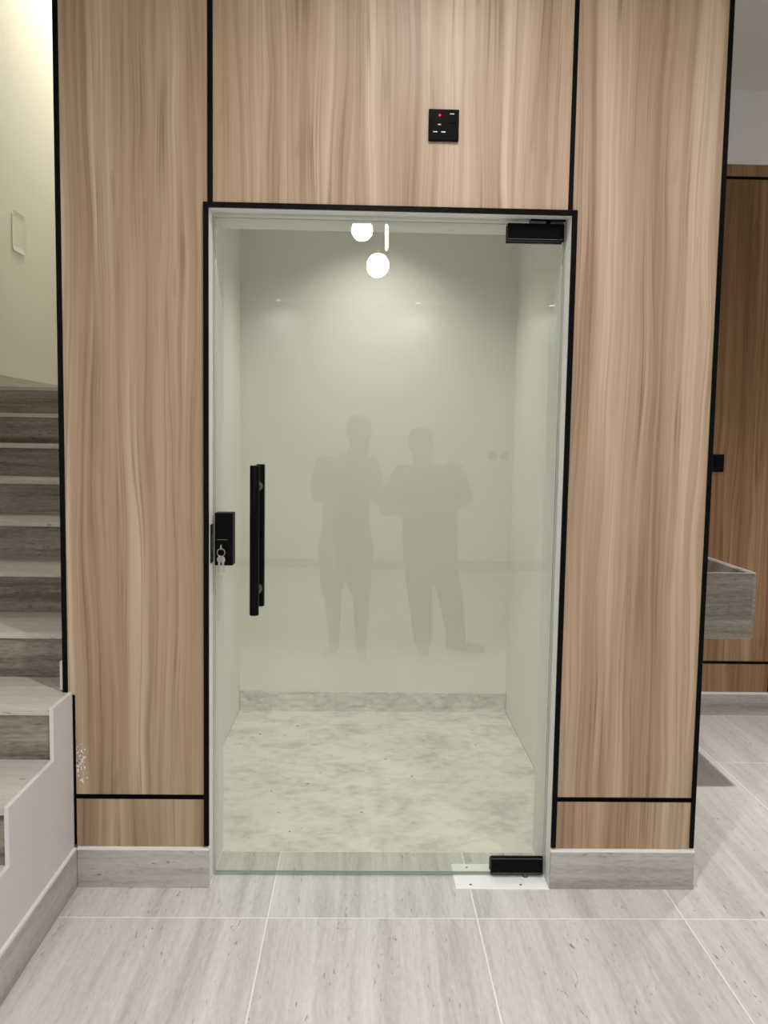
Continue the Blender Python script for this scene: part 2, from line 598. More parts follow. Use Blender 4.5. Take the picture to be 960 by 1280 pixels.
# dark open joint beside the stair side, with torn filler and plaster splashes
bm = bmesh.new()
zz = [0.13 + 0.462 * i / 40 for i in range(41)]
L_, R_ = [], []
for z_ in zz:
    L_.append((-0.8595, z_))
    R_.append((-0.8555 + 0.0030 * mnoise.noise((z_ * 30, 0, 0)), z_))
add_prism(bm, L_ + R_[::-1], 1, -0.0015, 0.010)
bm_to('dark_gap', bm, M['black'], wf)
bm = bmesh.new()
rnd = random.Random(3)
for i in range(46):
    cx = -0.849 + abs(rnd.gauss(0, 0.014))
    cz = 0.395 + rnd.gauss(0, 0.030)
    r_ = rnd.uniform(0.0007, 0.0028) * (1.6 if cx < -0.842 else 1)
    pts = []
    for k in range(7):
        a = 2 * math.pi * k / 7
        q = r_ * rnd.uniform(0.6, 1.3)
        pts.append((cx + q * math.cos(a), cz + 1.7 * q * math.sin(a)))
    add_prism(bm, pts, 1, -0.0012, 0.0002)
tag(bm_to('plaster_splash', bm, M['caulk'], wf), 'white plaster splashes', kind='stuff')

# ---- white jamb lining of the opening
for nm, a in (('left', (JL - 0.004, JL)), ('right', (JR, JR + 0.004))):
    o = box('trim_1' if nm == 'left' else 'trim_2', a[0], a[1], -0.0001, WALL_T + 0.002, 0.0, HEAD + 0.004, M['jamb'])
    tag(o, 'white painted jamb lining on the %s side of the glass door' % nm, 'trim', kind='structure')
o = box('trim_3', JL - 0.004, JR + 0.004, -0.0001, WALL_T + 0.002, HEAD + 0.004, HEAD + 0.009, M['jamb'])
tag(o, 'white painted head lining above the glass door', 'trim', kind='structure')


# ---- stone plinths
def plinth(name, x0, x1, label):
    b = box(name, x0, x1, -0.010, 0.018, 0.0, WB - 0.0075, M['stone_x_shaded'], None, bevel=0.001)
    tag(b, label, 'baseboard', kind='structure')
    bm = bmesh.new()
    n = 60
    top, bot = [], []
    for i in range(n + 1):
        x = x0 + (x1 - x0) * i / n
        top.append((x, WB - 0.0005 + 0.0012 * mnoise.noise((x * 40, 1, 0))))
        bot.append((x, WB - 0.0080))
    add_prism(bm, top + bot[::-1], 1, -0.0085, 0.002)
    bm_to('caulk_bead', bm, M['caulk'], b)
    return b


plinth('baseboard_left', -0.850, JL - 0.0002, 'grey stone baseboard under the wood panel left of the door')
plinth('baseboard_right', JR + 0.0002, RX + 0.002, 'grey stone baseboard under the wood panel right of the door')

# ---- closet behind the glass
CX0, CX1, CY1, CZ = -0.613, 0.733, 1.693, 2.62
o = box('floor_closet', CX0, CX1, 0.222, CY1, -0.05, -0.002, M['screed'])
tag(o, 'rough dusty cement floor inside the closet', 'floor', kind='structure')
o = box('wall_closet_back', CX0, CX1, CY1, CY1 + 0.1, 0.0, CZ + 0.1, M['closet_white'])
tag(o, 'bare white back wall of the closet behind the glass', 'wall', kind='structure')
o = box('wall_closet_left', LX - 0.002, CX0, WALL_T, 3.4, 0.0, UP_Z, M['closet_white'])
tag(o, 'white left side wall of the closet', 'wall', kind='structure')
o = box('wall_closet_right', CX1, RX - 0.004, WALL_T, ALC_Y + 0.1, 0.0, CEIL, M['closet_white'])
tag(o, 'white right side wall of the closet', 'wall', kind='structure')
# rough cement band along the foot of the back wall
bm = bmesh.new()
n, hN = 90, 6
grid = []
for i in range(n + 1):
    x = CX0 + 0.002 + (CX1 - CX0 - 0.004) * i / n
    row = []
    for j in range(hN + 1):
        z_ = 0.098 * j / hN
        d = 0.010 + 0.006 * mnoise.noise((x * 22, z_ * 40, 2)) + 0.004 * mnoise.noise((x * 70, z_ * 90, 5))
        if j == hN:
            z_ += 0.004 * mnoise.noise((x * 18, 3, 0))
        if j == 0:
            d += 0.004
        row.append(bm.verts.new((x, CY1 - max(0.002, d), z_ - 0.002)))
    row.append(bm.verts.new((x, CY1 + 0.004, row[-1].co.z + 0.001)))
    row.append(bm.verts.new((x, CY1 + 0.004, -0.002)))
    grid.append(row)
for i in range(n):
    for j in range(len(grid[0])):
        k = (j + 1) % len(grid[0])
        bm.faces.new((grid[i][j], grid[i + 1][j], grid[i + 1][k], grid[i][k]))
bm.faces.new(grid[0][::-1])
bm.faces.new(grid[-1])
bmesh.ops.recalc_face_normals(bm, faces=bm.faces[:])
o = bm_to('baseboard_closet', bm, M['cement'])
tag(o, 'rough cement band at the foot of the closet back wall', 'baseboard', kind='structure')
# grit left on the closet floor
bm = bmesh.new()
for i in range(28):
    x, y = rnd.uniform(-0.5, 0.6), rnd.uniform(0.26, 1.6)
    r_ = rnd.uniform(0.0012, 0.0035)
    mt = Matrix.Translation((x, y, -0.002 + r_ * 0.5)) @ Matrix.Rotation(rnd.uniform(0, 3), 4, 'Z') @ Matrix.Diagonal((r_ * rnd.uniform(1, 3), r_, r_ * 0.6, 1))
    bmesh.ops.create_icosphere(bm, subdivisions=1, radius=1.0, matrix=mt)
o = bm_to('grit', bm, M['screw'])
tag(o, 'dark crumbs of grit scattered on the closet floor', 'grit', kind='stuff')
o = box('ceiling_closet', CX0, CX1, WALL_T, CY1, CZ, CZ + 0.1, M['closet_white'])
tag(o, 'white closet ceiling', 'ceiling', kind='structure')

# ---- lobby shell
o = box('wall_left', STAIR_L - 0.1, STAIR_L, REAR_Y, 3.4, 0.0, UP_Z, M['cream'])
tag(o, 'cream painted wall rising beside the stairs', 'wall', kind='structure')
wall_left = o
o = box('wall_landing', STAIR_L, LX - 0.002, 3.4, 3.5, 0.0, UP_Z, M['cream'])
tag(o, 'cream end wall above the stair landing', 'wall', kind='structure')
o = box('wall_right', RIGHT_X, RIGHT_X + 0.1, REAR_Y, ALC_Y + 0.1, 0.0, CEIL, M['white'])
tag(o, 'white right-hand wall of the lobby', 'wall', kind='structure')
wr = box('wall_rear', STAIR_L, RIGHT_X, REAR_Y - 0.1, REAR_Y, 0.0, CEIL, M['white'])
tag(wr, 'white lobby wall mirrored in the glass door', 'wall', kind='structure')
o = box('baseboard_rear', STAIR_L, RIGHT_X, REAR_Y, REAR_Y + 0.012, 0.0, 0.10, M['stone_basin'])
tag(o, 'dark stone baseboard along the rear lobby wall', 'baseboard', kind='structure')
o = box('ceiling_bulkhead', STAIR_L, RIGHT_X, REAR_Y, -5.95, 2.78, CEIL, M['white'])
tag(o, 'white bulkhead along the rear of the lobby ceiling', 'ceiling', kind='structure')
o = prism('ceiling', [(STAIR_L, REAR_Y), (RIGHT_X, REAR_Y), (RIGHT_X, ALC_Y + 0.1), (LX - 0.002, ALC_Y + 0.1), (LX - 0.002, -1.9), (STAIR_L, -1.9)],
          2, CEIL, CEIL + 0.12, M['white'])
tag(o, 'white lobby ceiling', 'ceiling', kind='structure')
o = box('wall_stairwell_front', STAIR_L, LX - 0.002, -2.0, -1.9, CEIL + 0.12, UP_Z, M['cream'])
tag(o, 'cream upper wall of the stairwell facing the landing', 'wall', kind='structure')
o = box('wall_stairwell_side', LX - 0.002, LX + 0.098, -2.0, WALL_T, CEIL + 0.12, UP_Z, M['cream'])
tag(o, 'cream upper side wall of the stairwell', 'wall', kind='structure')
o = box('ceiling_stairwell', STAIR_L, LX + 0.1, -2.0, 3.4, UP_Z, UP_Z + 0.1, M['cream'])
tag(o, 'white stairwell ceiling', 'ceiling', kind='structure')
# plastered-over box on the stair wall: a shallow raised square with rounded lips
bm = bmesh.new()
add_prism(bm, [(2.42, 2.40), (2.58, 2.40), (2.595, 2.42), (2.595, 2.60), (2.58, 2.625), (2.42, 2.625), (2.405, 2.60), (2.405, 2.42)], 0,
          STAIR_L - 0.002, STAIR_L + 0.007)
top = max(bm.faces, key=lambda f: f.calc_center_median().x)
r = bmesh.ops.inset_region(bm, faces=[top], thickness=0.035)
bmesh.ops.translate(bm, verts=top.verts[:], vec=(-0.006, 0, 0))
bm_to('plastered_box', bm, M['cream'], wall_left)

# ---- far wall of the washing alcove
wa = box('wall_alcove', RX - 0.004, RIGHT_X, ALC_Y + 0.018, ALC_Y + 0.1, 0.0, CEIL, M['white'])
tag(wa, 'darker walnut-panelled wall at the end of the passage on the right', 'wall', kind='structure')
AX = [RX - 0.004, 2.075, 2.91, RIGHT_X]
for i in range(3):
    a, b = AX[i] + (0.007 if i else 0), AX[i + 1] - (0.007 if i < 2 else 0)
    for z0, z1 in ((0.118, 0.263), (0.277, 2.652), (2.666, 2.722)):
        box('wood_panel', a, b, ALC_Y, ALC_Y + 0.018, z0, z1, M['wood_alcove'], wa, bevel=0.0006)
for z_ in (0.270, 2.659):
    for i in range(3):
        a, b = AX[i] + (0.007 if i else 0), AX[i + 1] - (0.007 if i < 2 else 0)
        box('joint_strip', a, b, ALC_Y - 0.001, ALC_Y + 0.018, z_ - 0.007, z_ + 0.007, M['black'], wa)
for x_ in AX[1:3]:
    box('joint_strip', x_ - 0.007, x_ + 0.007, ALC_Y - 0.002, ALC_Y + 0.018, 0.118, 2.722, M['black'], wa)
box('upper_wall', RX - 0.004, RIGHT_X, ALC_Y + 0.004, ALC_Y + 0.018, 2.722, CEIL, M['white'], wa)
ba = box('baseboard_alcove', RX - 0.003, RIGHT_X, ALC_Y - 0.010, ALC_Y + 0.018, 0.0, 0.108, M['stone_x_shaded'], None, 0.001)
tag(ba, 'grey stone baseboard under the walnut wall on the right', 'baseboard', kind='structure')
box('caulk_bead', RX - 0.003, RIGHT_X, ALC_Y - 0.009, ALC_Y + 0.001, 0.108, 0.117, M['caulk'], ba)

# ================================================================== STAIRCASE
st = empty('staircase', (-1.43, -0.5, 0), 'grey stone staircase with white side panel rising left of the wood wall', 'staircase')
RUN = 0.303


def step_y(n_):
    return -0.147 + (n_ - 4) * RUN


def step_z(n_):
    return 0.15 * n_ if n_ <= 4 else 0.60 + 0.1445 * (n_ - 4)


SX0 = STAIR_L + 0.001
for n_ in range(1, 12):
    y0, z0, z1 = step_y(n_), step_z(n_ - 1), step_z(n_)
    y1 = step_y(n_ + 1) if n_ < 11 else 3.399
    xr = -0.872 if n_ <= 4 else LX - 0.004
    box('riser', SX0, xr, y0, y0 + 0.018, z0, z1 - 0.021, M['stone_riser_shaded'], st, 0.0004)
    if n_ == 4:
        prism('tread', [(SX0, y0 - 0.008), (xr, y0 - 0.008), (xr, -0.001), (LX - 0.004, -0.001), (LX - 0.004, y1 + 0.018), (SX0, y1 + 0.018)],
              2, z1 - 0.020, z1, M['stone_tread'], st, 0.001)
    else:
        box('tread' if n_ < 11 else 'landing', SX0, xr, y0 - 0.008, y1 + (0.018 if n_ < 11 else 0), z1 - 0.020, z1, M['stone_tread'], st, 0.001)
# white side panel, its top edge stepping with the treads
pts = [(-0.002, 0.0), (-0.002, 0.602)]
for n_ in (4, 3, 2, 1):
    pts += [(step_y(n_) - 0.010, step_z(n_) + 0.002), (step_y(n_) - 0.010, step_z(n_ - 1) + (0.002 if n_ > 1 else 0.0))]
prism('side_panel', pts, 0, -0.8715, -0.860, M['side_white'], st, 0.0012)
sk = box('side_skirting', -0.8598, -0.850, step_y(1) - 0.01, -0.0105, 0.0, 0.118, M['stone_skirt_shaded'], st, 0.001)
box('caulk_bead', -0.8598, -0.8515, step_y(1) - 0.01, -0.0105, 0.118, 0.1255, M['caulk'], st)
box('end_skirting', LX - 0.014, LX - 0.003, 0.012, 0.14, 0.602, 0.690, M['caulk'], st, 0.002)
lk = box('landing_skirting', SX0, STAIR_L + 0.012, 1.99, 3.399, 1.612, 1.686, M['stone_pale'], st, 0.001)
for n_ in range(1, 11):
    box('step_skirting', SX0, STAIR_L + 0.012, step_y(n_) + 0.018, step_y(n_ + 1), step_z(n_), step_z(n_) + 0.085, M['stone_pale'], st, 0.001)

# ================================================================== GLASS DOOR
door = empty('door_1', (0.065, GY, 0.0), 'frameless clear glass door with black fittings and long pull handle', 'door', kind='structure')
GX_0, GX_1, GZ_0, GZ_1 = -0.4490, 0.5800, 0.010, 2.006
G0, G1 = GY - 0.006, GY + 0.006
bm = bmesh.new()
_, fs = add_box(bm, GX_0, GX_1, G0, G1, GZ_0, GZ_1)
pane = bm_to('glass_pane', bm, None, door)
pane.data.materials.append(M['glass'])
pane.data.materials.append(M['glass_edge'])
for p in pane.data.polygons:
    if abs(p.normal.y) < 0.5:
        p.material_index = 1


def patch(x0, x1, z0, z1, label):
    b = box('patch_fitting', x0, x1, G0 - 0.014, G0 - 0.0004, z0, z1, M['hardware'], door, 0.0022, 2)
    b['label'] = label
    k = box('rear_cover', x0, x1, G1 + 0.0004, G1 + 0.014, z0, z1 - (0.016 if z1 < 1 else 0.0), M['hardware'], b, 0.0022, 2)
    box('groove', x0 + 0.002, x1 - 0.002, G0 - 0.0144, G0 - 0.0138, z0 + 0.0045, z0 + 0.0058, M['screw'], b)
    return b


pt = patch(0.410, 0.577, 1.954, 2.005, 'black top patch fitting')
pb = patch(0.413, 0.576, 0.013, 0.070, 'black bottom patch fitting')
box('cover_rim', 0.415, 0.574, G0 - 0.0146, G0 - 0.0138, 0.0645, 0.0660, M['screw'], pb)
rod('pivot_pin', (0.533, GY, 2.004), (0.533, GY, 2.0135), 0.007, M['hardware'], pt)
box('pivot_plate', 0.478, 0.581, GY - 0.016, GY + 0.016, 2.0128, 2.0182, M['hardware'], pt, 0.001)
sp = rod('spindle', (0.523, GY - 0.012, 0.0035), (0.523, GY - 0.012, 0.0135), 0.0085, M['green'], pb)
sp['label'] = 'green plastic spindle collar'

# pull handle: a round bar on either face, bolted through
hd = empty('pull_handle', (-0.322, GY, 0.84), parent=door)
hd['label'] = 'long black pull handle'
HX = -0.3225
rod('front_bar', (HX, 0.005, 0.838), (HX, 0.005, 1.283), 0.0138, M['hardware'], hd, 28, bevel=0.002)
rod('rear_bar', (HX, 2 * GY + 0.008, 0.838), (HX, 2 * GY + 0.008, 1.283), 0.0138, M['hardware'], hd, 28, bevel=0.002)
for z_ in (0.905, 1.218):
    for s in (-1, 1):
        rod('standoff', (HX, GY + s * 0.0075, z_), (HX, GY + s * 0.060, z_), 0.0085, M['hardware'], hd, 20)
        rod('washer', (HX, GY + s * 0.0062, z_), (HX, GY + s * 0.0085, z_), 0.0145, M['steel'], hd, 24)

# patch lock with its cylinder
lk_ = box('lock_case', -0.4465, -0.392, G0 - 0.020, G0 - 0.0004, 0.980, 1.139, M['hardware'], door, 0.002, 2)
lk_['label'] = 'black lock case'
box('rear_cover', -0.4465, -0.392, G1 + 0.0004, G1 + 0.016, 0.980, 1.139, M['hardware'], lk_, 0.002, 2)
KX, KZ, KY = -0.4245, 1.038, G0 - 0.020
rod('lock_cylinder', (KX, KY + 0.004, KZ), (KX, KY - 0.002, KZ), 0.0125, M['hardware'], lk_, 24)
box('maker_line', -0.439, -0.408, KY - 0.0004, KY + 0.001, 1.0575, 1.0590, M['screw'], lk_)
# strike plate on the left jamb
o = box('strike_plate', JL, JL + 0.0018, 0.018, 0.062, 0.990, 1.105, M['hardware'], door, 0.0005)
box('latch_slot', JL + 0.0016, JL + 0.0024, 0.028, 0.050, 1.02, 1.075, M['screw'], o)

# keys in the lock
ky = empty('key_bunch', (KX, KY - 0.012, 0.955), 'small bunch of silver keys hanging on a ring from the door lock', 'keys')


def key_mesh():
    bm = bmesh.new()
    pts = []
    for k in range(14):
        a = math.radians(-60 + 300 * k / 13)
        pts.append((0.0085 * math.sin(a), -0.010 + 0.0100 * math.cos(a)))
    blade = [(-0.0033, -0.020), (-0.0033, -0.045), (0.0, -0.049), (0.0033, -0.046), (0.0022, -0.042), (0.0033, -0.038),
             (0.0018, -0.034), (0.0033, -0.030), (0.0033, -0.020)]
    add_prism(bm, [(-0.0085, -0.012), (-0.006, -0.003), (0.0, 0.0), (0.006, -0.003), (0.0085, -0.012), (0.006, -0.018)] + blade[::-1] + [(-0.006, -0.018)],
              1, -0.001, 0.001)
    me = bpy.data.meshes.new('key')
    bm.to_mesh(me)
    bm.free()
    return me


km = key_mesh()
k0 = link('key', km, M['steel'], None, (KX, KY - 0.020, KZ))
k0.rotation_euler = Matrix(((0, -1, 0), (0, 0, -1), (1, 0, 0))).to_euler()
k0.location = (KX, KY - 0.024, KZ)
set_parent(k0, ky)
bm = bmesh.new()
add_torus(bm, (KX, KY - 0.0165, KZ - 0.0165), 0.0115, 0.0011, 1)
bm_to('key_ring', bm, M['steel'], ky, True)
for dx, a in ((-0.0035, 5), (0.0040, -7)):
    k = link('key', km, None, None, (KX + dx, KY - 0.0165 - dx * 0.6, KZ - 0.0265))
    k.rotation_euler = (0, math.radians(a), math.radians(12 if dx < 0 else -18))
    set_parent(k, ky)

# floor-spring cover plate
fp = box('floor_spring_cover', 0.297, 0.5835, -0.014, 0.136, 0.0, 0.0035, M['cover'], None, 0.0008)
tag(fp, 'bright white metal cover plate of the floor spring under the glass door', 'cover plate')
for x_, y_ in ((0.345, 0.008), (0.500, 0.008), (0.345, 0.112), (0.548, 0.112)):
    rod('screw', (x_, y_, 0.003), (x_, y_, 0.0042), 0.0042, M['screw'], fp, 14)

# ================================================================== SOCKET above the door
sx0, sx1, sz0, sz1 = 0.167, 0.253, 2.212, 2.299
so = empty('wall_socket', ((sx0 + sx1) / 2, 0.0, sz0), 'black square wall socket with red indicator on the wood above the door', 'socket')
box('plate', sx0, sx1, -0.0095, -0.0003, sz0, sz1, M['plate_black'], so, 0.0018, 2)


def sp_at(u, v):
    return sx0 + u * (sx1 - sx0), sz1 - v * (sz1 - sz0)


x_, z_ = sp_at(0.775, 0.26)
rk = box('rocker_switch', x_ - 0.0085, x_ + 0.0085, -0.0115, -0.009, z_ - 0.0165, z_ + 0.0125, M['plate_black'], so, 0.0008)
x_, z_ = sp_at(0.762, 0.157)
box('switch_mark', x_ - 0.0062, x_ + 0.0062, -0.0120, -0.0110, z_ - 0.0010, z_ + 0.0010, M['white_mark'], rk)
x_, z_ = sp_at(0.362, 0.20)
o = rod('indicator_light', (x_, -0.0092, z_), (x_, -0.0112, z_), 0.0030, M['red_led'], so, 18)
o['label'] = 'red glowing indicator'
x_, z_ = sp_at(0.356, 0.49)
box('earth_slot', x_ - 0.0040, x_ + 0.0040, -0.0102, -0.0090, z_ - 0.0013, z_ + 0.0013, M['white_mark'], so)
for u in (0.218, 0.489):
    x_, z_ = sp_at(u, 0.722)
    box('pin_slot', x_ - 0.0060, x_ + 0.0060, -0.0102, -0.0090, z_ - 0.0012, z_ + 0.0012, M['white_mark'], so)


def switch_plate(x0, z0, y, face, label, group=None):
    t = empty('switch_plate', (x0 + 0.043, y, z0), label, 'switch', group)
    a, b = (y - 0.009, y - 0.0003) if face < 0 else (y + 0.0003, y + 0.009)
    box('plate', x0, x0 + 0.086, a, b, z0, z0 + 0.087, M['plate_black'], t, 0.0015)
    a, b = (y - 0.0115, y - 0.0088) if face < 0 else (y + 0.0088, y + 0.0115)
    for k in (0, 1):
        box('rocker', x0 + 0.008 + k * 0.036, x0 + 0.042 + k * 0.036, a, b, z0 + 0.010, z0 + 0.077, M['plate_black'], t, 0.0008)
    return t


switch_plate(1.698, 1.236, ALC_Y, -1, 'black switch plate on the walnut wall, half hidden behind the wood column')
switch_plate(1.31, 1.185, REAR_Y, 1, 'left black switch plate on the rear wall, seen mirrored in the glass')
switch_plate(1.44, 1.185, REAR_Y, 1, 'right black switch plate on the rear wall, seen mirrored in the glass')

# ================================================================== STONE BASIN on the alcove side of the column
BX0, BX1, BY0, BY1, BZ0, BZ1 = RX - 0.003, 1.543, 0.78, 1.62, 0.600, 0.864
bs = empty('wash_basin', ((BX0 + BX1) / 2, (BY0 + BY1) / 2, BZ0), 'open box-shaped grey stone wash basin fixed beside the wood column', 'basin')
T = 0.018
box('front_slab', BX0, BX1 - 0.002, BY0, BY0 + T, BZ0, BZ1, M['stone_basin'], bs, 0.001)
box('back_slab', BX0, BX1, BY1 - T, BY1, BZ0, BZ1, M['stone_basin'], bs, 0.001)
box('side_slab', BX1 - T, BX1, BY0 + T, BY1 - T, BZ0, BZ1, M['stone_basin'], bs, 0.001)
box('edge_slab', BX1 - 0.002, BX1 + 0.010, BY0 + 0.002, BY1, BZ0 + 0.003, BZ1, M['stone_basin'], bs, 0.001)
box('wall_slab', BX0, BX0 + T, BY0 + T, BY1 - T, BZ0, BZ1, M['stone_basin'], bs, 0.001)
box('bowl_floor', BX0 + T, BX1 - T, BY0 + T, BY1 - T, BZ0 + 0.005, BZ0 + 0.150, M['stone_tread'], bs)
box('rim', BX0, BX1, BY0 - 0.0005, BY0 + 0.008, BZ1, BZ1 + 0.0022, M['stone_tread'], bs)
box('rim', BX1 + 0.002, BX1 + 0.010, BY0 + 0.008, BY1, BZ1, BZ1 + 0.0022, M['stone_tread'], bs)
rod('drain', (1.28, 1.2, BZ0 + 0.149), (1.28, 1.2, BZ0 + 0.153), 0.022, M['steel'], bs, 20)


# ================================================================== LAMPS
def downlight(x, y, z, power, label, size=0.09, spread=150, col=C_NEUTRAL, group=None):
    t = empty('downlight', (x, y, z), label, 'ceiling light', group)
    bm = bmesh.new()
    add_torus(bm, (x, y, z - 0.002), size * 0.56, 0.007, 2, 28, 6)
    bm_to('ring', bm, M['white_mark'], t, True)
    rod('lens', (x, y, z - 0.004), (x, y, z - 0.0005), size * 0.5, M['down'], t, 24)
    ld = bpy.data.lights.new('downlight_beam', 'AREA')
    ld.shape = 'DISK'
    ld.size = size
    ld.energy = power
    ld.color = col
    ld.spread = math.radians(spread)
    lo = bpy.data.objects.new('beam', ld)
    COL.objects.link(lo)
    lo.location = (x, y, z - 0.012)
    set_parent(lo, t)
    return t


GL = 'recessed downlights in the lobby ceiling'
for k, (x_, y_, w) in enumerate(((0.25, -1.05, 1.15), (-1.15, -2.6, 0.5), (1.45, -2.1, 0.95), (0.10, -3.9, 1.0), (-1.55, -4.6, 1.0), (1.95, -4.2, 1.0))):
    downlight(x_, y_, CEIL, E_LOBBY * w, 'recessed downlight in the lobby ceiling ' + (
        'nearest the glass door', 'above the foot of the stairs', 'nearest the wash basin alcove', 'behind the pendant lamp',
        'in the rear corner on the stair side', 'in the rear corner away from the stairs')[k], group=GL)
for x_, w in ((-0.9, 'nearest the stairs'), (0.52, 'in the middle'), (1.9, 'above the rear switches')):
    downlight(x_, -6.12, 2.78, E_LOBBY * 0.12, 'small downlight under the rear ceiling bulkhead, the one ' + w, 0.07, group='downlights under the bulkhead')
downlight(1.72, 0.80, CEIL, E_ALCOVE, 'round recessed downlight over the wash basin alcove', 0.07, 60)
# closet downlight: throws the arc of light on it
t = empty('downlight', (0.045, CY1 - 0.42, CZ), 'round recessed downlight in the closet ceiling', 'ceiling light')
rod('lens', (0.045, CY1 - 0.42, CZ - 0.004), (0.045, CY1 - 0.42, CZ - 0.0005), 0.04, M['down'], t, 24)
ld = bpy.data.lights.new('closet_beam', 'SPOT')
ld.energy = E_CLOSET
ld.color = (1.0, 0.98, 0.93)
ld.spot_size = math.radians(110)
ld.spot_blend = 0.92
ld.shadow_soft_size = 0.04
lo = bpy.data.objects.new('beam', ld)
COL.objects.link(lo)
lo.location = (0.045, CY1 - 0.42, CZ - 0.01)
set_parent(lo, t)
# stairwell lamp high on the ceiling beside the cream wall
downlight(STAIR_L + 0.34, 2.95, UP_Z, E_STAIR, 'round recessed downlight over the stair landing', 0.10, 165, C_WARM)

# pendant cluster mirrored at the top of the glass
PY = 2 * GY - 3.2
pn = empty('pendant_lamp', (0.04, PY, CEIL), 'cluster of three glowing glass discs hanging on wires', 'pendant lamp')
rod('canopy', (0.04, PY, CEIL - 0.025), (0.04, PY, CEIL - 0.0002), 0.09, M['steel'], pn, 32)


def pendant_disc(x, z, r, rot, dy):
    bm = bmesh.new()
    d = Vector((math.sin(rot), math.cos(rot), 0))
    c = Vector((x, PY + dy, z))
    add_cone(bm, c - d * 0.009, c + d * 0.009, r, r, 36)
    es = [e_ for e_ in bm.edges if len(e_.link_faces) == 2 and e_.calc_face_angle(0) > 1.0]
    bmesh.ops.bevel(bm, geom=es, offset=0.004, segments=2, affect='EDGES')
    bm_to('disc', bm, M['lamp_disc'], pn)
    rod('cap', c + Vector((0, 0, r - 0.002)), c + Vector((0, 0, r + 0.022)), 0.007, M['steel'], pn, 12)
    rod('wire', c + Vector((0, 0, r + 0.02)), (0.04 + (x - 0.04) * 0.5, PY + dy * 0.5, CEIL - 0.024), 0.0012, M['hardware'], pn, 6)


pendant_disc(-0.040, 2.735, 0.070, 0.15, 0.03)
pendant_disc(0.067, 2.522, 0.078, -0.35, -0.02)
pendant_disc(0.122, 2.690, 0.084, 1.52, 0.05)


# ================================================================== PEOPLE (mirrored in the glass)
def add_ball(bm, c, r, seg=14, rows=8):
    lo, hi = bm.verts.new(c - Vector((0, 0, r))), bm.verts.new(c + Vector((0, 0, r)))
    rings = []
    for j in range(1, rows):
        a = math.pi * j / rows
        rings.append([bm.verts.new(c + Vector((r * math.sin(a) * math.cos(2 * math.pi * k / seg), r * math.sin(a) * math.sin(2 * math.pi * k / seg),
                                               -r * math.cos(a)))) for k in range(seg)])
    for k in range(seg):
        k2 = (k + 1) % seg
        bm.faces.new((lo, rings[0][k2], rings[0][k]))
        bm.faces.new((hi, rings[-1][k], rings[-1][k2]))
        for a, b in zip(rings, rings[1:]):
            bm.faces.new((a[k], a[k2], b[k2], b[k]))


def add_frustum(bm, p, q, r0, r1, seg=14):
    d = q - p
    if d.length < 1e-4:
        return
    d.normalize()
    u = d.orthogonal().normalized()
    w = d.cross(u)
    A, B = [], []
    for k in range(seg):
        a = 2 * math.pi * k / seg
        e_ = u * math.cos(a) + w * math.sin(a)
        A.append(bm.verts.new(p + e_ * r0))
        B.append(bm.verts.new(q + e_ * r1))
    bm.faces.new(A[::-1])
    bm.faces.new(B)
    for k in range(seg):
        bm.faces.new((A[k], A[(k + 1) % seg], B[(k + 1) % seg], B[k]))


def add_limb(bm, pts):
    """chain of tapered capsules: [(point, radius), ...]"""
    for (p, r_) in pts:
        add_ball(bm, Vector(p), r_)
    for (p, r_), (q, s_) in zip(pts, pts[1:]):
        add_frustum(bm, Vector(p), Vector(q), r_, s_)


def add_loft(bm, rings, seg=24):
    """closed body through ellipses (cx, cy, z, rx, ry)"""
    R0 = []
    for cx, cy, z, rx, ry in rings:
        R0.append([bm.verts.new((cx + rx * math.cos(2 * math.pi * k / seg), cy + ry * math.sin(2 * math.pi * k / seg), z)) for k in range(seg)])
    for a, b in zip(R0, R0[1:]):
        for k in range(seg):
            bm.faces.new((a[k], a[(k + 1) % seg], b[(k + 1) % seg], b[k]))
    bm.faces.new(R0[0][::-1])
    bm.faces.new(R0[-1])


def fused(name, bm, mat, parent, voxel, smooth=4):
    """melt overlapping volumes into one continuous skin"""
    me = bpy.data.meshes.new(name)
    bm.to_mesh(me)
    bm.free()
    o = bpy.data.objects.new(name, me)
    COL.objects.link(o)
    rm = o.modifiers.new('melt', 'REMESH')
    rm.mode = 'VOXEL'
    rm.voxel_size = voxel
    if smooth:
        s_ = o.modifiers.new('soft', 'SMOOTH')
        s_.factor = 0.5
        s_.iterations = smooth
    dg = bpy.context.evaluated_depsgraph_get()
    me2 = bpy.data.meshes.new_from_object(o.evaluated_get(dg))
    me2.name = name
    bpy.data.objects.remove(o)
    return link(name, me2, mat, parent, (0, 0, 0), True)


def hand(bm, wrist, tip_dir, across, curl, L=0.155, spread=1.0, thumb=1):
    """palm, four unequal bent fingers and a thumb leaving the palm's side"""
    w = Vector(wrist)
    d = Vector(tip_dir).normalized()
    a = Vector(across).normalized()
    a = (a - d * a.dot(d)).normalized()
    c = Vector(curl).normalized()
    pl = L * 0.48
    for k in range(4):
        off = (k - 1.5) * 0.0175 * spread
        k0 = w + d * pl + a * off
        add_limb(bm, [(w + a * off * 0.55, 0.015), (k0, 0.0125)])
        fl = L * (0.44, 0.50, 0.47, 0.37)[k]
        p1 = k0 + d * fl * 0.42 + c * fl * 0.10
        p2 = p1 + d * fl * 0.24 + c * fl * 0.22
        p3 = p2 + d * fl * 0.05 + c * fl * 0.26
        add_limb(bm, [(k0, 0.0105), (p1, 0.0092), (p2, 0.0085), (p3, 0.0075)])
    b0 = w + d * pl * 0.35 - a * 0.024 * thumb
    t1 = b0 + d * 0.026 - a * 0.022 * thumb + c * 0.008
    t2 = t1 + d * 0.026 - a * 0.004 * thumb + c * 0.010
    add_limb(bm, [(w + d * pl * 0.25, 0.015), (b0, 0.0135), (t1, 0.0108), (t2, 0.0088)])


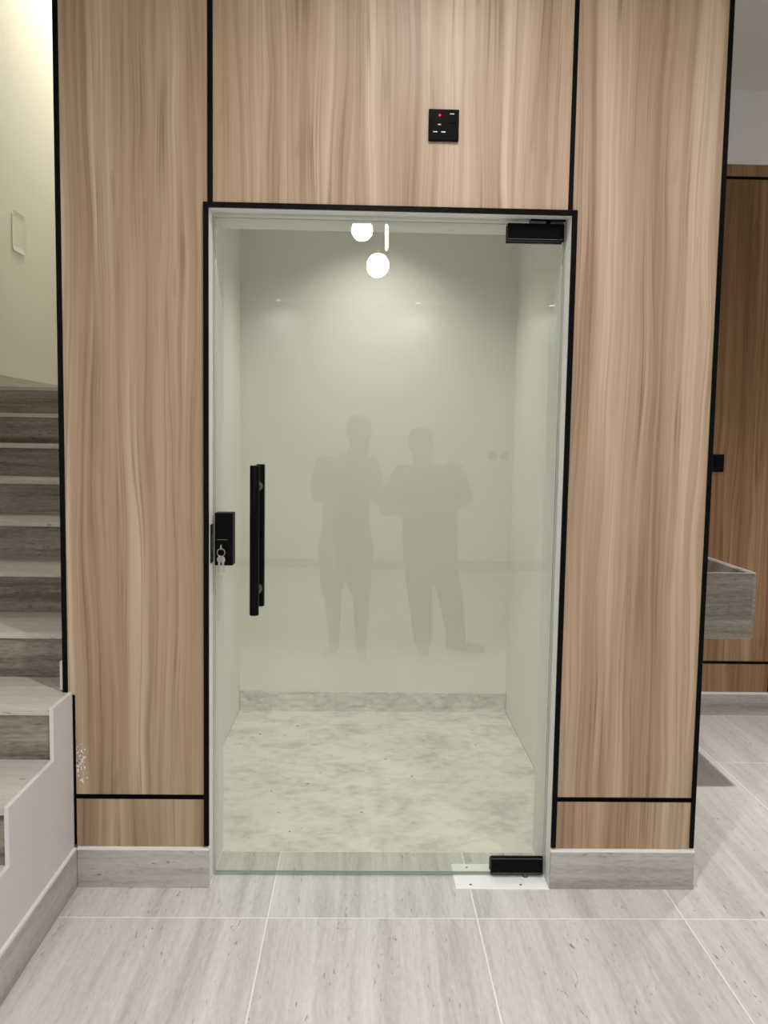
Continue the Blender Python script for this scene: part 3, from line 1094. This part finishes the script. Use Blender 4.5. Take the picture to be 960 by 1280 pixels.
def head(bm, root, c, h, hair_len, hair_name='hair'):
    """c: head centre, h: chin-to-crown height; the face looks along +Y"""
    x, y, z = c
    k = h / 0.22
    rings = []
    for f, rx, ry, oy in ((-0.50, 0.022, 0.024, 0.040), (-0.44, 0.040, 0.046, 0.030), (-0.34, 0.054, 0.066, 0.018), (-0.20, 0.064, 0.082, 0.006),
                          (-0.05, 0.071, 0.092, 0.0), (0.10, 0.075, 0.097, -0.004), (0.25, 0.073, 0.095, -0.006),
                          (0.38, 0.062, 0.082, -0.008), (0.46, 0.042, 0.058, -0.008), (0.50, 0.018, 0.026, -0.008)):
        rings.append((x, y + oy * k, z + f * h, rx * k, ry * k))
    add_loft(bm, rings, 28)
    add_ell(bm, (x, y + 0.100 * k, z - 0.10 * h), (0.013 * k, 0.018 * k, 0.013 * k))      # nose tip
    add_limb(bm, [((x, y + 0.088 * k, z + 0.03 * h), 0.008 * k), ((x, y + 0.100 * k, z - 0.09 * h), 0.010 * k)])
    add_limb(bm, [((x - 0.024 * k, y + 0.084 * k, z + 0.085 * h), 0.009 * k), ((x + 0.024 * k, y + 0.084 * k, z + 0.085 * h), 0.009 * k)])
    for s in (-1, 1):
        add_ell(bm, (x + s * 0.076 * k, y - 0.004 * k, z - 0.03 * h), (0.009 * k, 0.018 * k, 0.030 * k))
        b2 = bmesh.new()
        add_ell(b2, (x + s * 0.030 * k, y + 0.083 * k, z + 0.01 * h), (0.014 * k, 0.008 * k, 0.007 * k))
        e_ = bm_to('eye', b2, M['eye_white'], root, True)
        b2 = bmesh.new()
        add_ell(b2, (x + s * 0.030 * k, y + 0.0895 * k, z + 0.01 * h), (0.006 * k, 0.0035 * k, 0.006 * k), 12, 8)
        bm_to('iris', b2, M['hair'], e_, True)
    b2 = bmesh.new()
    add_ell(b2, (x, y + 0.081 * k, z - 0.245 * h), (0.024 * k, 0.008 * k, 0.0085 * k))
    bm_to('mouth', b2, M['lip'], root, True)
    # hair: cap over crown, sides and nape
    b2 = bmesh.new()
    add_loft(b2, [(x, y - 0.040 * k, z - hair_len * h, 0.062 * k, 0.055 * k), (x, y - 0.026 * k, z - 0.02 * h, 0.077 * k, 0.080 * k),
                  (x, y - 0.012 * k, z + 0.14 * h, 0.083 * k, 0.095 * k), (x, y - 0.006 * k, z + 0.26 * h, 0.081 * k, 0.102 * k),
                  (x, y - 0.006 * k, z + 0.39 * h, 0.070 * k, 0.090 * k), (x, y - 0.008 * k, z + 0.48 * h, 0.048 * k, 0.064 * k),
                  (x, y - 0.008 * k, z + 0.52 * h, 0.020 * k, 0.028 * k)], 28)
    fused(hair_name, b2, M['hair'], root, 0.006, 2)


# ---- the one taking the picture: T-shirt, wide knee-length shorts, phone in both hands
BY = -2.735
p1 = empty('person', (-0.115, BY, 0.0), 'person in grey T-shirt and wide shorts holding up a phone, mirrored in the glass', 'person')
bm = bmesh.new()
head(bm, p1, (-0.040, BY + 0.005, 1.412), 0.215, 0.30)
add_limb(bm, [((-0.045, BY - 0.015, 1.33), 0.050), ((-0.080, BY - 0.02, 1.22), 0.058)])
add_loft(bm, [(-0.112, BY, 0.62, 0.13, 0.095), (-0.112, BY, 0.74, 0.145, 0.105), (-0.115, BY, 0.90, 0.125, 0.095), (-0.112, BY, 1.05, 0.14, 0.105),
              (-0.110, BY - 0.01, 1.17, 0.15, 0.10), (-0.108, BY - 0.015, 1.24, 0.12, 0.075), (-0.10, BY - 0.02, 1.27, 0.06, 0.05)])
aL = [(-0.255, BY - 0.01, 1.205), (-0.292, BY + 0.055, 1.005), (-0.105, -2.560, 1.165)]
aR = [(0.030, BY - 0.01, 1.205), (0.078, BY + 0.055, 0.995), (0.052, -2.560, 1.150)]
for A in (aL, aR):
    add_limb(bm, [(A[0], 0.052), (A[1], 0.038), (A[2], 0.026)])
lL = [(-0.185, BY, 0.66), (-0.193, BY + 0.02, 0.38), (-0.182, BY - 0.01, 0.075)]
lR = [(-0.045, BY, 0.66), (-0.010, BY + 0.05, 0.38), (-0.005, BY + 0.07, 0.075)]
for A, tip in ((lL, (-0.035, 0.145)), (lR, (0.005, 0.145))):
    a0, a1, a2 = (Vector(v) for v in A)
    add_limb(bm, [(a0, 0.085), (a1, 0.052)])
    add_limb(bm, [(a1, 0.052), (a1 * 0.68 + a2 * 0.32 + Vector((0, -0.015, 0)), 0.053), (a2, 0.033), (a2 - Vector((0, 0.01, 0.04)), 0.034)])
    f_ = a2 + Vector((tip[0], tip[1], -0.052))
    add_limb(bm, [(a2 - Vector((0, 0.02, 0.045)), 0.029), (f_, 0.022)])
hand(bm, aL[2], (0.50, 0.48, 0.72), (-0.6, 0.6, 0.0), (0.8, -0.1, 0.3), 0.150, 0.9, 1)
hand(bm, aR[2], (-0.22, 0.48, 0.80), (0.6, 0.7, 0.0), (-0.8, -0.1, 0.3), 0.150, 0.9, 1)
fused('body', bm, M['skin'], p1, 0.0055, 3)
bm = bmesh.new()
add_loft(bm, [(-0.115, BY, 0.86, 0.152, 0.118), (-0.115, BY, 0.97, 0.150, 0.118), (-0.112, BY, 1.08, 0.158, 0.120),
              (-0.110, BY - 0.01, 1.18, 0.165, 0.112), (-0.105, BY - 0.015, 1.245, 0.128, 0.085), (-0.095, BY - 0.018, 1.275, 0.066, 0.060)])
for A in (aL, aR):
    a0, a1 = Vector(A[0]), Vector(A[1])
    add_limb(bm, [(a0, 0.064), (a0.lerp(a1, 0.72), 0.064)])
fused('t_shirt', bm, M['shirt_grey'], p1, 0.008, 3)
bm = bmesh.new()
add_loft(bm, [(-0.112, BY, 0.55, 0.170, 0.115), (-0.112, BY, 0.66, 0.180, 0.125), (-0.113, BY, 0.78, 0.160, 0.120), (-0.115, BY, 0.90, 0.142, 0.110)])
for A in (lL, lR):
    a0, a1 = Vector(A[0]), Vector(A[1])
    o_ = Vector((-0.008 if A is lL else 0.0, 0, 0))
    add_limb(bm, [(a0 + o_ + Vector((0, 0, -0.08)), 0.097), (a0.lerp(a1, 0.92) + o_, 0.068)])
fused('shorts', bm, M['shorts'], p1, 0.009, 3)
for A, tip in ((lL, (-0.035, 0.145)), (lR, (0.005, 0.145))):
    a2 = Vector(A[2])
    bm = bmesh.new()
    add_limb(bm, [(a2 + Vector((0, -0.045, -0.050)), 0.0245), (a2 + Vector((tip[0], tip[1] + 0.005, -0.0505)), 0.0245)])
    for v in bm.verts:
        v.co.z = max(0.0, v.co.z - 0.012) * 0.55
    fused('sandal', bm, M['shoe'], p1, 0.006, 1)
# the phone, just behind the lens
ph = empty('mobile_phone', (-0.018, -2.484, 1.235), 'dark phone held up at face height by the person in shorts', 'phone')
box('case', -0.058, 0.020, -2.4865, -2.4785, 1.232, 1.392, M['hardware'], ph, 0.003, 2)
box('screen', -0.055, 0.017, -2.4872, -2.4864, 1.238, 1.386, M['plate_black'], ph)
rod('lens', (0.0, -2.4787, 1.3594), (0.0, -2.4765, 1.3594), 0.006, M['plate_black'], ph, 16)

# ---- the companion: stocky, dark shirt, long trousers, hands together at the belly
CY = -2.795
p2 = empty('person', (0.43, CY, 0.0), 'stocky person in dark shirt and long trousers, hands clasped, mirrored in the glass', 'person')
bm = bmesh.new()
head(bm, p2, (0.356, CY + 0.015, 1.345), 0.208, 0.22)
add_limb(bm, [((0.360, CY - 0.01, 1.26), 0.056), ((0.395, CY - 0.02, 1.17), 0.064)])
add_loft(bm, [(0.435, CY, 0.58, 0.155, 0.115), (0.430, CY, 0.72, 0.165, 0.125), (0.425, CY, 0.90, 0.165, 0.130), (0.415, CY, 1.03, 0.165, 0.120),
              (0.410, CY - 0.01, 1.12, 0.165, 0.105), (0.405, CY - 0.015, 1.19, 0.13, 0.080), (0.395, CY - 0.02, 1.215, 0.065, 0.055)])
bL = [(0.245, CY - 0.01, 1.145), (0.140, CY + 0.05, 0.925), (0.335, CY + 0.165, 0.930)]
bR = [(0.575, CY - 0.01, 1.175), (0.645, CY + 0.04, 0.985), (0.485, CY + 0.165, 0.945)]
for A in (bL, bR):
    add_limb(bm, [(A[0], 0.056), (A[1], 0.042), (A[2], 0.028)])
gL = [(0.350, CY, 0.60), (0.372, CY + 0.03, 0.36), (0.395, CY + 0.03, 0.075)]
gR = [(0.510, CY, 0.60), (0.570, CY + 0.01, 0.36), (0.620, CY - 0.01, 0.075)]
for A, tip in ((gL, (0.0, 0.13)), (gR, (0.13, 0.075))):
    a0, a1, a2 = (Vector(v) for v in A)
    add_limb(bm, [(a0, 0.09), (a1, 0.058), (a2, 0.036), (a2 - Vector((0, 0, 0.035)), 0.034)])
    add_limb(bm, [(a2 - Vector((0, 0, 0.045)), 0.028), (a2 + Vector((tip[0], tip[1], -0.052)), 0.021)])
hand(bm, bL[2], (0.95, 0.1, 0.05), (0, 0.1, 1), (0.2, -0.6, -0.2), 0.150, 0.9, -1)
hand(bm, bR[2], (-0.95, 0.25, 0.0), (0, 0.1, 1), (-0.2, -0.6, -0.2), 0.150, 0.9, -1)
fused('body', bm, M['skin'], p2, 0.0055, 3)
bm = bmesh.new()
add_loft(bm, [(0.430, CY, 0.70, 0.182, 0.140), (0.428, CY, 0.82, 0.180, 0.142), (0.422, CY, 0.95, 0.180, 0.142), (0.415, CY, 1.06, 0.182, 0.128),
              (0.410, CY - 0.01, 1.13, 0.176, 0.112), (0.403, CY - 0.015, 1.195, 0.138, 0.088), (0.393, CY - 0.018, 1.222, 0.074, 0.066)])
for A in (bL, bR):
    a0, a1 = Vector(A[0]), Vector(A[1])
    add_limb(bm, [(a0, 0.068), (a0.lerp(a1, 0.85), 0.066)])
fused('shirt', bm, M['shirt_dark'], p2, 0.008, 3)
bm = bmesh.new()
add_loft(bm, [(0.435, CY, 0.53, 0.165, 0.122), (0.435, CY, 0.62, 0.180, 0.132), (0.430, CY, 0.76, 0.172, 0.130)])
for A in (gL, gR):
    a0, a1, a2 = (Vector(v) for v in A)
    add_limb(bm, [(a0, 0.095), (a1, 0.080), (a2 + Vector((0, 0, 0.01)), 0.062)])
fused('trousers', bm, M['trousers'], p2, 0.009, 3)
for A, tip in ((gL, (0.0, 0.15)), (gR, (0.145, 0.085))):
    a2 = Vector(A[2])
    bm = bmesh.new()
    d = Vector((tip[0], tip[1], 0)).normalized()
    add_limb(bm, [(a2 - d * 0.045 + Vector((0, 0, -0.036)), 0.038), (a2 + Vector((tip[0], tip[1], -0.044)), 0.030)])
    for v in bm.verts:
        v.co.z = max(0.0005, v.co.z)
    fused('shoe', bm, M['shoe'], p2, 0.007, 1)
